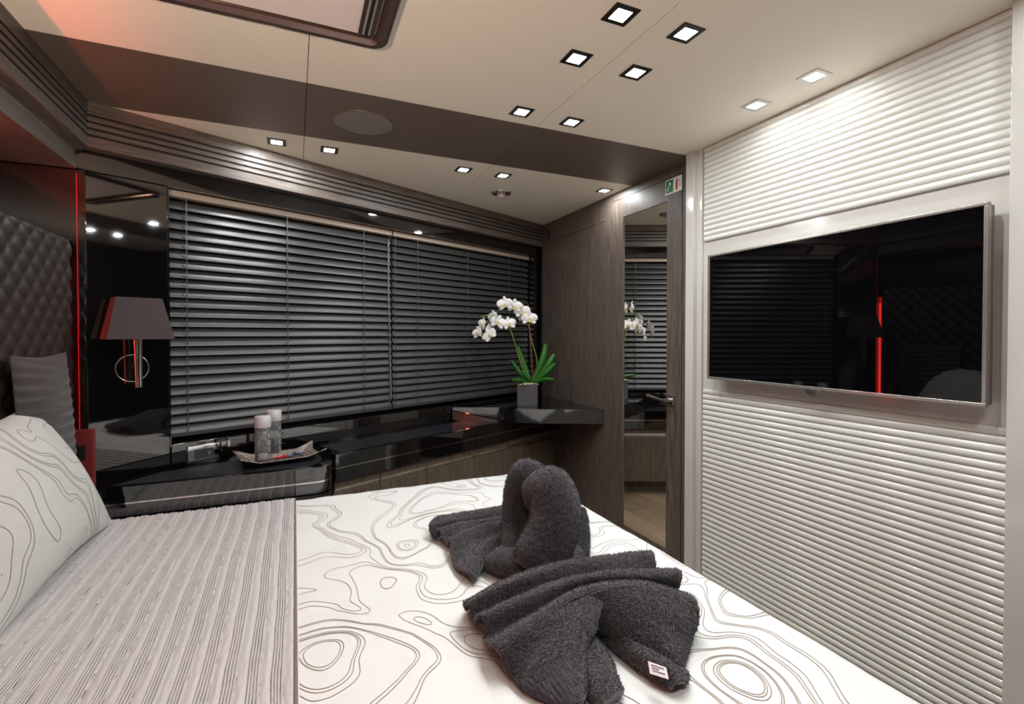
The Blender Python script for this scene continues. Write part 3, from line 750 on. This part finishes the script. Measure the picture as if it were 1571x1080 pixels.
# local: x along wall, -y into the cabin
m = MB()
def shade(z, hw, y0, y1): return [(-hw, y0, z), (hw, y0, z), (hw, y1, z), (-hw, y1, z)]
A = shade(.117, .106, -.165, -.03); Bt = shade(.276, .073, -.135, -.05)
m.add(A+Bt, [(0, 1, 5, 4), (1, 2, 6, 5), (2, 3, 7, 6), (3, 0, 4, 7)])
so = m.build('shade', shade_m, t); k = so.modifiers.new('s', 'SOLIDIFY'); k.thickness = .002
m = MB(); m.tube([(0, -.10, .255), (0, -.10, .117), (0.002, -.10, -.07)], [.014, .014, .011], 20); m.build('stem', chrome, t)
m = MB(); m.tube([(0, -.10, 0), (0, -.004, 0)], .006, 12); m.build('arm', chrome, t)
m = MB()
m.tube([(.054*math.cos(2*math.pi*k/48), -.006, .054*math.sin(2*math.pi*k/48)) for k in range(49)], .0022, 8, caps=False)
m.box((-.002, -.008, -.054), (.002, -.004, .054)); m.build('ring', chrome, t)

MW = lambda s_, o_, z_: (W(s_, o_, z_)[0], 2.47-W(s_, o_, z_)[1], z_)
m = MB(); m.box((-.012, -.17, 0), (.262, -.05, 1.826), 0, MW)  # panel added out of view so the extra lamp has a wall
struct(m.build('trim_13', black_gloss, merge=True), 'added unseen black lacquer panel carrying the added lamp, near side of the bed')
t2 = copy_tree(t); t2.location = MW(.135, -.0495, 1.07); t2.rotation_euler = (0, 0, math.pi-PHI)  # lamp copy added out of view for a warm glow on the left ceiling
t2['label'] = 'added unseen chrome wall lamp with a mauve shade, lit to brighten the ceiling'
l = bpy.data.lights.new('bulb', 'AREA'); l.shape = 'RECTANGLE'; l.size, l.size_y = .12, .06; l.energy = ADDED_UPLIGHT_W; l.color = (1, .76, .56)
ll = bpy.data.objects.new('bulb', l); COL.objects.link(ll); ll.parent = t2; ll.location = (0, -.092, .274); ll.rotation_euler = (R(-180+42), 0, R(38))

# ================================================================ BED
BX0, BX1, BY0, BY1 = -.742, 1.062, .27, 2.203
t = thing('bed', 'wide low bed base and mattress filling the middle of the cabin', 'bed', (.15, 1.235, 0))
m = MB(); m.box((BX0+.012, BY0+.05, 0), (BX1-.06, BY1-.03, .20)); bevel(wpart(t, m, 'base', quilt_m), .01)
m = MB(); m.box((BX0+.012, BY0+.035, .20), (BX1-.04, BY1-.02, BT-.028)); bevel(wpart(t, m, 'mattress', linen), .03, 4)
def wr(x, y):                                         # soft undulation of the bedding
    v = Vector((x, y, 0))
    return .0025*math.exp(-((x-.955-.01*math.sin(y*3))/.012)**2)+.0035*noise.noise(v*5)+.0022*noise.noise(Vector((x*14, y*6, 3)))+.0012*noise.noise(v*30)
def wrap(p, lim, r=.035):                             # 0..lim flat, then round the edge and hang
    if p <= lim-r: return p, 0
    q = p-(lim-r)
    if q < r*math.pi/2: return lim-r+r*math.sin(q/r), -(r-r*math.cos(q/r))
    return lim, -r-(q-r*math.pi/2)
def bedpt(x, y, lift=0, x_lim=BX1, y_lim=BY1):
    X_, zx = wrap(x, x_lim, .03); Y_, zy = wrap(y, y_lim, .025)
    yn, zn = wrap(-(Y_-1.235)+1.235, 2.47-BY0, .04); Y_ = 2.47-yn if y < 1.2 else Y_
    zz = zx+zy+(zn if y < 1.2 else 0)
    dr = min(1, -zz*6) if zz < 0 else 0
    return (X_+dr*.006*math.sin(y*21), Y_+dr*.005*math.sin(x*25), max(BT-.34, BT+zz+wr(x, y)*(1-dr))+lift)
def lin(a, b, n): return [a+(b-a)*i/n for i in range(n+1)]
m = MB(); G = [[bedpt(x, y) for y in lin(BY0-.28, BY1+.24, 170)] for x in lin(-.03, BX1+.30, 100)]
m.grid(G)
# stitched contour lines
def field(x, y, sd):
    a = noise.noise(Vector((x*3.2+sd, y*3.2, sd*3.1)))*.30+noise.noise(Vector((x*8, y*8+sd, 1)))*.085
    b = noise.noise(Vector((x*3.2-sd, y*3.2+7, sd*1.7)))*.30+noise.noise(Vector((x*8+4, y*8-sd, 2)))*.085
    return 1.05*noise.noise(Vector(((x+a)*2.1, (y+b)*2.4, sd)))+1.35*(x+a*1.3)+.6*(y+b*1.3)
def contours(x0, x1, y0, y1, step, sd, levels):
    nx, ny = int((x1-x0)/step)+1, int((y1-y0)/step)+1
    F = [[field(x0+i*step, y0+j*step, sd) for j in range(ny+1)] for i in range(nx+1)]
    segs = []
    for i in range(nx):
        for j in range(ny):
            c = [(i, j), (i+1, j), (i+1, j+1), (i, j+1)]; vv = [F[a][b] for a, b in c]; lo, hi = min(vv), max(vv)
            for L in levels:
                if lo < L < hi:
                    pts = []
                    for k in range(4):
                        va, vb = vv[k], vv[(k+1) % 4]
                        if (va-L)*(vb-L) < 0:
                            q = (L-va)/(vb-va); a, b = c[k], c[(k+1) % 4]
                            pts.append((x0+(a[0]+(b[0]-a[0])*q)*step, y0+(a[1]+(b[1]-a[1])*q)*step))
                    if len(pts) == 2: segs.append(pts)
                    elif len(pts) == 4: segs += [pts[:2], pts[2:]]
    return segs
def stitch(mb, segs, surf, wd, mi):
    for (a, b) in segs:
        d = math.hypot(b[0]-a[0], b[1]-a[1])
        if d < 1e-5: continue
        ux, uy = (b[0]-a[0])/d, (b[1]-a[1])/d; nx_, ny_ = -uy*wd, ux*wd
        a2 = (a[0]-ux*.0004, a[1]-uy*.0004); b2 = (b[0]+ux*.0004, b[1]+uy*.0004)
        mb.add([surf(a2[0]+nx_, a2[1]+ny_), surf(a2[0]-nx_, a2[1]-ny_), surf(b2[0]-nx_, b2[1]-ny_), surf(b2[0]+nx_, b2[1]+ny_)], [(0, 1, 2, 3)], mi, True)
LV = [-3+.27*k+d for k in range(26) for d in (0, .040, .10 if k % 3 == 0 else .039)]
stitch(m, contours(.006, BX1+.04, BY0+.02, BY1+.05, .0085, 2.3, LV), lambda x, y: bedpt(x, y, .0008), .0009, 1)
duvet = m.build('duvet', [linen, thread])
tag(duvet, 'white duvet with stitched taupe contour lines over the foot half of the bed', 'duvet')
# ribbed throw
def rib(x, y):
    xx = x+.008*noise.noise(Vector((x*3, y*2.2, 5)))+.003*noise.noise(Vector((x*20, y*9, 1)))
    ph = (xx % .043)/.043
    st = 0
    if ph < .52:
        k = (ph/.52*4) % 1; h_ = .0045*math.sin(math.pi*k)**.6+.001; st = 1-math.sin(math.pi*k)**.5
    else:
        k = (ph-.52)/.48; h_ = .0035*math.sin(math.pi*k)+.0028*noise.noise(Vector((xx*120, y*150, 2)))*math.sin(math.pi*k); st = .08+.3*max(0, noise.noise(Vector((xx*60, y*220, 7))))
    return h_, st
m = MB(); G = []; ST = []
for x in lin(BX0+.01, -.004, 780):
    r = []
    for y in lin(BY0-.22, BY1+.20, 190):
        p = bedpt(x, y, 0, y_lim=BY1+.006); h_, st = rib(x, y); r.append((p[0], p[1]+(h_ if y > BY1 else 0), p[2]+.006+(h_ if BY0 < y < BY1 else 0))); ST.append(st)
    G.append(r)
m.grid(G)
tw = m.build('throw_blanket', [throw_m])
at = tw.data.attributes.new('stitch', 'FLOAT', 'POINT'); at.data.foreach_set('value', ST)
tag(tw, 'silvery ribbed and ruched throw across the head half of the bed', 'blanket')
m = MB(); m.tube([(lambda p: (p[0], p[1], p[2]+.006))(bedpt(-.002, y, 0, y_lim=BY1+.006)) for y in lin(BY0-.2, BY1+.18, 120)], .0045, 8); m.build('piping', piping_m, tw)

# pillows
def pillow(name, label, c, ax_u, ax_v, wu, wv, thick, mats, sd=None, ru=0, seed=1, shear=0):
    ax_u, ax_v = Vector(ax_u).normalized(), Vector(ax_v).normalized(); nn = ax_u.cross(ax_v).normalized(); c = Vector(c)
    ax_v = nn.cross(ax_u)
    def surf(u, v, side, lift=0):                      # u, v in metres from the centre
        a, b = 2*u/wu, 2*v/wv; a = max(-1, min(1, a)); b = max(-1, min(1, b))
        hgt = thick*.5*((1-abs(a)**2.2)*(1-abs(b)**2.2))**.62
        pinch_u = 1-.055*(1-a*a)*0 - .06*(1-abs(a))*abs(b)**3*0; k1 = 1-.05*(1-abs(b)**1.5)*(abs(a)**3); k2 = 1-(.04 if ru else .13)*(1-abs(a)**1.5)*(abs(b)**3)
        if side < 0: hgt *= .45
        wv_ = .006*noise.noise(Vector((u*6, v*6, seed)))*(hgt/(thick*.5))
        if ru: wv_ += (.0035*math.sin(v*180+3*math.sin(u*7))+.003*noise.noise(Vector((u*8, v*60, 3))))*(hgt/(thick*.5))**.5
        return tuple(c+ax_u*(u*k1-shear*(v/wv+.5)*(u/wu+.5))+ax_v*(v*k2)+nn*((hgt+wv_+lift)*side))
    m = MB(); n1 = 60 if not ru else 120
    for side in (1, -1):
        us = [wu/2*math.sin(math.pi/2*q) for q in lin(-1, 1, n1)]; vs_ = [wv/2*math.sin(math.pi/2*q) for q in lin(-1, 1, n1)]
        if ru: vs_ = [wv/2*q for q in lin(-1, 1, n1*2)]
        G = [[surf(u, v, side) for v in (vs_ if side == 1 else vs_[::-1])] for u in us]
        m.grid(G)
    if sd is not None:
        LV2 = [-3+.20*k+d for k in range(32) for d in (0, .045)]
        sg = contours(-wu/2*.96, wu/2*.96, -wv/2*.96, wv/2*.96, .008, sd, LV2)
        stitch(m, sg, lambda u, v: surf(u, v, 1, .0008), .0009, 1)
    o = m.build(name, mats, merge=False); tag(o, label, 'pillow'); return o
# white pillow leans on the dark one; long side along the headboard
lean = R(73)
ax_v = Vector((-math.cos(lean), 0, math.sin(lean)))
wp_c = Vector((-.585, 1.79, BT+.012))+ax_v*.235+Vector((-.0, 0, 0))
pillow('pillow', 'white pillow with stitched grey contour lines leaning at the head of the bed', (-.662, 1.765, wp_c.z), (0, 1, .0), (ax_v.x, 0, ax_v.z), .80, .48, .17, [linen_shaded, thread2], sd=5.2, seed=4, shear=.21)
pillow('cushion', 'dark ruched cushion standing between the white pillow and the headboard', (-.708, 2.00, BT+.315), (0.0, 1, 0), (-.05, 0, 1), .37, .60, .075, [darkpillow_m], ru=1, seed=9)

# ================================================================ TOWELS
def cr(p0, p1, p2, p3, t_): return .5*((2*p1)+(-p0+p2)*t_+(2*p0-5*p1+4*p2-p3)*t_**2+(-p0+3*p1-3*p2+p3)*t_**3)
def spl_row(row, n):
    P = [row[0]*2-row[1]]+row+[row[-1]*2-row[-2]]; out = []
    for i in range(1, len(P)-2):
        for k in range(n): out.append(cr(P[i-1], P[i], P[i+1], P[i+2], k/n))
    out.append(row[-1]); return out
def patch(rows, n1=14, n2=14):
    """rows of (px, py, height above bed): a cloth surface through those points"""
    R_ = [[(lambda q: q)(atz(x, y, BT+h)) for (x, y, h) in row] for row in rows]
    A = [spl_row(r, n1) for r in R_]; cols = [spl_row([A[i][j] for i in range(len(A))], n2) for j in range(len(A[0]))]
    return cols                                        # cols[j][i]
def fuzz(p, k=.0022):
    v = Vector(p); return v+Vector((noise.noise(v*160), noise.noise(v*160+Vector((5, 0, 0))), noise.noise(v*160+Vector((0, 9, 0)))))*k+Vector((0, 0, 1))*noise.noise(v*45)*.002
def cloth_obj(name, patches, parent=None, thick=.009, mats=None, origin=(0, 0, 0), borders=None):
    m = MB()
    for idx, G in enumerate(patches):
        G = [[(lambda q: (q.x, q.y, max(q.z, BT+.012)))(fuzz(p)) for p in r] for r in G]
        b = borders[idx] if borders else None
        m.grid(G, fmi=(lambda i, j, b=b, A=len(G), B=len(G[0]): b(i/A, j/B)) if b else None)
    o = m.build(name, mats or [terry, terry_b, hem_m])
    if parent: o.parent = parent; o.location = (-parent.location[0], -parent.location[1], -parent.location[2])
    s = o.modifiers.new('s', 'SOLIDIFY'); s.thickness = thick; s.offset = 0
    pf = [f for f, mi in zip(m.f, m.mi) if mi == 0]
    pile('pile', pf, m.v, o, 60000 if not parent else 26000)
    return o
def pile(name, mb_faces, verts, parent, n, L=.0036, lift=.0045, two=True, off=(0, 0, 0)):
    rnd = random.Random(3); vs = [Vector(v) for v in verts]; ar = []; tot = 0
    for f in mb_faces:
        a, b, c, d = (vs[i] for i in (f if len(f) == 4 else (f[0], f[1], f[2], f[2]))); tot += (c-a).cross(d-b).length*.5; ar.append(tot)
    m = MB(); import bisect
    for _ in range(n):
        f = mb_faces[min(bisect.bisect(ar, rnd.random()*tot), len(ar)-1)]
        if len(f) != 4: continue
        a, b, c, d = (vs[i] for i in f); u, v = rnd.random(), rnd.random()
        nr = (c-a).cross(d-b)
        if nr.length < 1e-9: continue
        nr.normalize(); sgn = 1 if (not two or rnd.random() < .5) else -1; nr = nr*sgn
        p = a.lerp(b, u).lerp(d.lerp(c, u), v)+nr*lift
        if p.z < BT+.006: continue
        w1 = Vector((rnd.gauss(0, 1), rnd.gauss(0, 1), rnd.gauss(0, 1))); t1 = nr.cross(w1).normalized(); tip = p+(nr+w1*.35).normalized()*L*rnd.uniform(.6, 1.3)
        m.add([p-t1*.0007, p+t1*.0007, tip+t1*.0003, tip-t1*.0003], [(0, 1, 2, 3)], 0, True)
    o = m.build(name, terry_p, parent); o['kind'] = 'stuff'; o.location = (-off[0], -off[1], -off[2]); return o
# front towel: pleats pinched in the middle, ends fanning out
front = [
 [(716, 938, .0), (775, 905, .0), (845, 885, .0), (920, 872, .0), (1000, 872, .0)],
 [(711, 930, .045), (775, 893, .07), (848, 869, .09), (925, 858, .10), (998, 850, .085)],
 [(716, 926, .070), (782, 893, .10), (855, 868, .115), (930, 856, .12), (1002, 849, .10)],
 [(722, 940, .055), (790, 908, .08), (862, 883, .10), (938, 872, .105), (1005, 868, .075)],
 [(728, 958, .03), (796, 922, .06), (868, 893, .085), (945, 880, .09), (1008, 884, .045)],
 [(730, 948, .060), (802, 914, .09), (874, 888, .11), (955, 876, .12), (1040, 876, .095)],
 [(742, 952, .062), (812, 922, .09), (882, 894, .11), (964, 884, .12), (1044, 888, .085)],
 [(742, 984, .03), (814, 946, .06), (888, 906, .085), (972, 896, .09), (1040, 910, .04)],
 [(752, 988, .055), (822, 944, .085), (894, 904, .11), (980, 894, .115), (1064, 918, .075)],
 [(766, 1000, .055), (830, 954, .085), (902, 912, .11), (988, 904, .115), (1071, 936, .065)],
]
flapA = [
 [(766, 1000, .055), (830, 954, .085), (880, 925, .10), (915, 910, .11)],
 [(772, 1020, .03), (835, 985, .065), (882, 950, .09), (925, 925, .10)],
 [(785, 1040, .012), (838, 1020, .05), (880, 985, .075), (915, 960, .08)],
 [(798, 1056, .010), (842, 1050, .035), (880, 1020, .06), (905, 985, .05)],
 [(830, 1070, .010), (856, 1074, .03), (885, 1050, .05), (905, 1010, .03)],
 [(860, 1086, .010), (876, 1092, .03), (893, 1078, .035), (900, 1040, .012)]]
flapB = [
 [(884, 1000, .03), (892, 985, .05), (908, 980, .05), (918, 985, .02)],
 [(892, 1035, .02), (902, 1010, .045), (924, 1005, .045), (938, 1015, .012)],
 [(905, 1072, .012), (918, 1050, .04), (938, 1040, .035), (948, 1045, .012)],
 [(922, 1100, .01), (932, 1085, .03), (948, 1070, .03), (957, 1062, .01)]]
flapC = [
 [(902, 912, .11), (930, 905, .12), (988, 904, .115), (1040, 918, .09), (1071, 936, .065)],
 [(905, 935, .08), (935, 925, .10), (990, 925, .10), (1040, 945, .07), (1070, 955, .045)],
 [(915, 960, .05), (945, 950, .075), (995, 955, .075), (1035, 970, .05), (1063, 975, .025)],
 [(925, 970, .03), (960, 975, .05), (1005, 985, .05), (1035, 998, .035), (1056, 1000, .015)],
 [(950, 988, .015), (985, 998, .03), (1015, 1008, .03), (1036, 1018, .022), (1049, 1026, .012)]]
flapD = [
 [(915, 955, .02), (925, 958, .04), (945, 962, .05), (965, 975, .04)],
 [(930, 985, .012), (945, 978, .035), (970, 985, .045), (995, 995, .03)],
 [(965, 1015, .012), (985, 1005, .04), (1010, 1008, .04), (1030, 1020, .025)],
 [(1000, 1040, .012), (1015, 1025, .038), (1035, 1025, .035), (1052, 1032, .015)],
 [(1030, 1056, .01), (1040, 1048, .026), (1050, 1044, .026), (1057, 1048, .01)]]
fan = tag(cloth_obj('folded_towel', [patch(front), patch(flapA), patch(flapB), patch(flapC), patch(flapD)],
     borders=[None, lambda a, b: 1 if (a < .62 and .45 < b < .9) else (2 if b > .965 else 0), lambda a, b: 2 if b > .9 else 0, lambda a, b: 1 if (a > .7 and b > .45) else (2 if b > .95 else 0), lambda a, b: 2 if b > .94 else 0]),
     'charcoal terry towel pleated into a fan in front of the swan neck', 'towel')
m = MB(); A_, B_, C_, D_ = atz(994, 1014, BT+.056), atz(1022, 1024, BT+.054), atz(1026, 1042, BT+.047), atz(997, 1033, BT+.047)
m.add([A_, B_, C_, D_], [(0, 3, 2, 1)]); tg = m.build('care_label', tag_m, fan); tg.modifiers.new('s', 'SOLIDIFY').thickness = .001
m = MB()
for k in range(3):
    a = A_.lerp(D_, .25+.22*k)+Vector((0, 0, .0016)); b = B_.lerp(C_, .25+.22*k)+Vector((0, 0, .0016)); d = (D_-A_)*.07
    p, q = a.lerp(b, .15), a.lerp(b, .85 if k != 1 else .55); m.add([p, q, q+d, p+d], [(0, 3, 2, 1)])
m.build('print', sign_black, tg)
# swan
base = atz(828, 880, BT)
sw = thing('towel_swan', 'charcoal terry towel rolled and bent into a swan neck with pleated wings', 'towel', base)
def neck(pts, rad, flat, name, seg=40, n=16):
    P = [atd(x, y, d) if d > .5 else atz(x, y, BT+d) for x, y, d in pts]; sp = spline(P, n)
    rr = []
    for i in range(len(rad)-1):
        for k in range(n): q = k/n; q = q*q*(3-2*q); rr.append(rad[i]*(1-q)+rad[i+1]*q)
    rr.append(rad[-1]); m = MB(); m.tube(sp, rr, seg, flat=flat)
    m.v = [tuple(fuzz(v, .0035)) for v in m.v]; m.v = [(v[0], v[1], max(v[2], BT+.009)) for v in m.v]
    return m
dd = 1.44
m = neck([(788, 872, .03), (790, 838, dd-.03), (792, 800, dd+.02), (794, 755, dd+.03), (806, 728, dd+.02), (824, 738, dd+.0), (836, 770, dd-.03)],
         [.038, .040, .040, .040, .044, .042, .030], 1.0, 'neck')
nk = m.build('neck', terry); nk.parent = sw; nk.location = (-base[0], -base[1], -base[2]); pile('pile', m.f, m.v, nk, 30000, lift=0, two=True)
m = neck([(822, 775, dd-.02), (828, 752, dd-.03), (846, 752, dd-.06), (853, 788, dd-.08), (845, 822, dd-.10), (828, 852, dd-.115), (818, 876, .045)],
         [.035, .052, .064, .070, .070, .068, .055], 1.0, 'neck')
nk = m.build('neck', terry); nk.parent = sw; nk.location = (-base[0], -base[1], -base[2]); pile('pile', m.f, m.v, nk, 30000, lift=0, two=True)
m = neck([(752, 862, .028), (775, 860, .042), (812, 864, .05), (852, 858, .045), (884, 848, .028)], [.03, .048, .055, .050, .03], .8, 'body', n=12)
bd = m.build('body', terry); bd.parent = sw; bd.location = (-base[0], -base[1], -base[2]); pile('pile', m.f, m.v, bd, 14000, lift=0)
wingL = [
 [(668, 803, .0), (700, 800, .0), (740, 790, .0), (790, 785, .0)],
 [(670, 795, .05), (705, 789, .065), (745, 783, .08), (790, 775, .09)],
 [(658, 806, .045), (700, 797, .065), (745, 790, .08), (795, 782, .09)],
 [(664, 826, .012), (700, 812, .04), (745, 800, .065), (795, 790, .08)],
 [(672, 812, .045), (708, 803, .06), (748, 798, .08), (795, 792, .085)],
 [(684, 834, .018), (714, 820, .045), (750, 808, .065), (795, 800, .08)],
 [(690, 828, .045), (718, 814, .065), (754, 803, .085), (795, 800, .09)],
 [(694, 866, .012), (722, 840, .04), (756, 822, .06), (790, 815, .07)],
 [(718, 880, .03), (736, 846, .05), (758, 826, .07), (790, 822, .08)],
 [(728, 893, .012), (744, 865, .03), (764, 848, .045), (790, 850, .05)]]
wl = cloth_obj('wing', [patch(wingL, 12, 10)], sw, borders=[lambda a, b: 2 if b > .97 else 0])
wingR = [
 [(868, 850, .012), (868, 820, .04), (870, 795, .055), (868, 775, .05)],
 [(885, 846, .02), (885, 815, .045), (886, 792, .06), (882, 770, .055)],
 [(892, 852, .012), (895, 820, .035), (894, 795, .05), (890, 778, .05)],
 [(905, 854, .01), (906, 825, .03), (903, 800, .045), (898, 782, .04)]]
cloth_obj('wing', [patch(wingR, 10, 10)], sw, borders=[lambda a, b: 2 if b > .93 else 0])
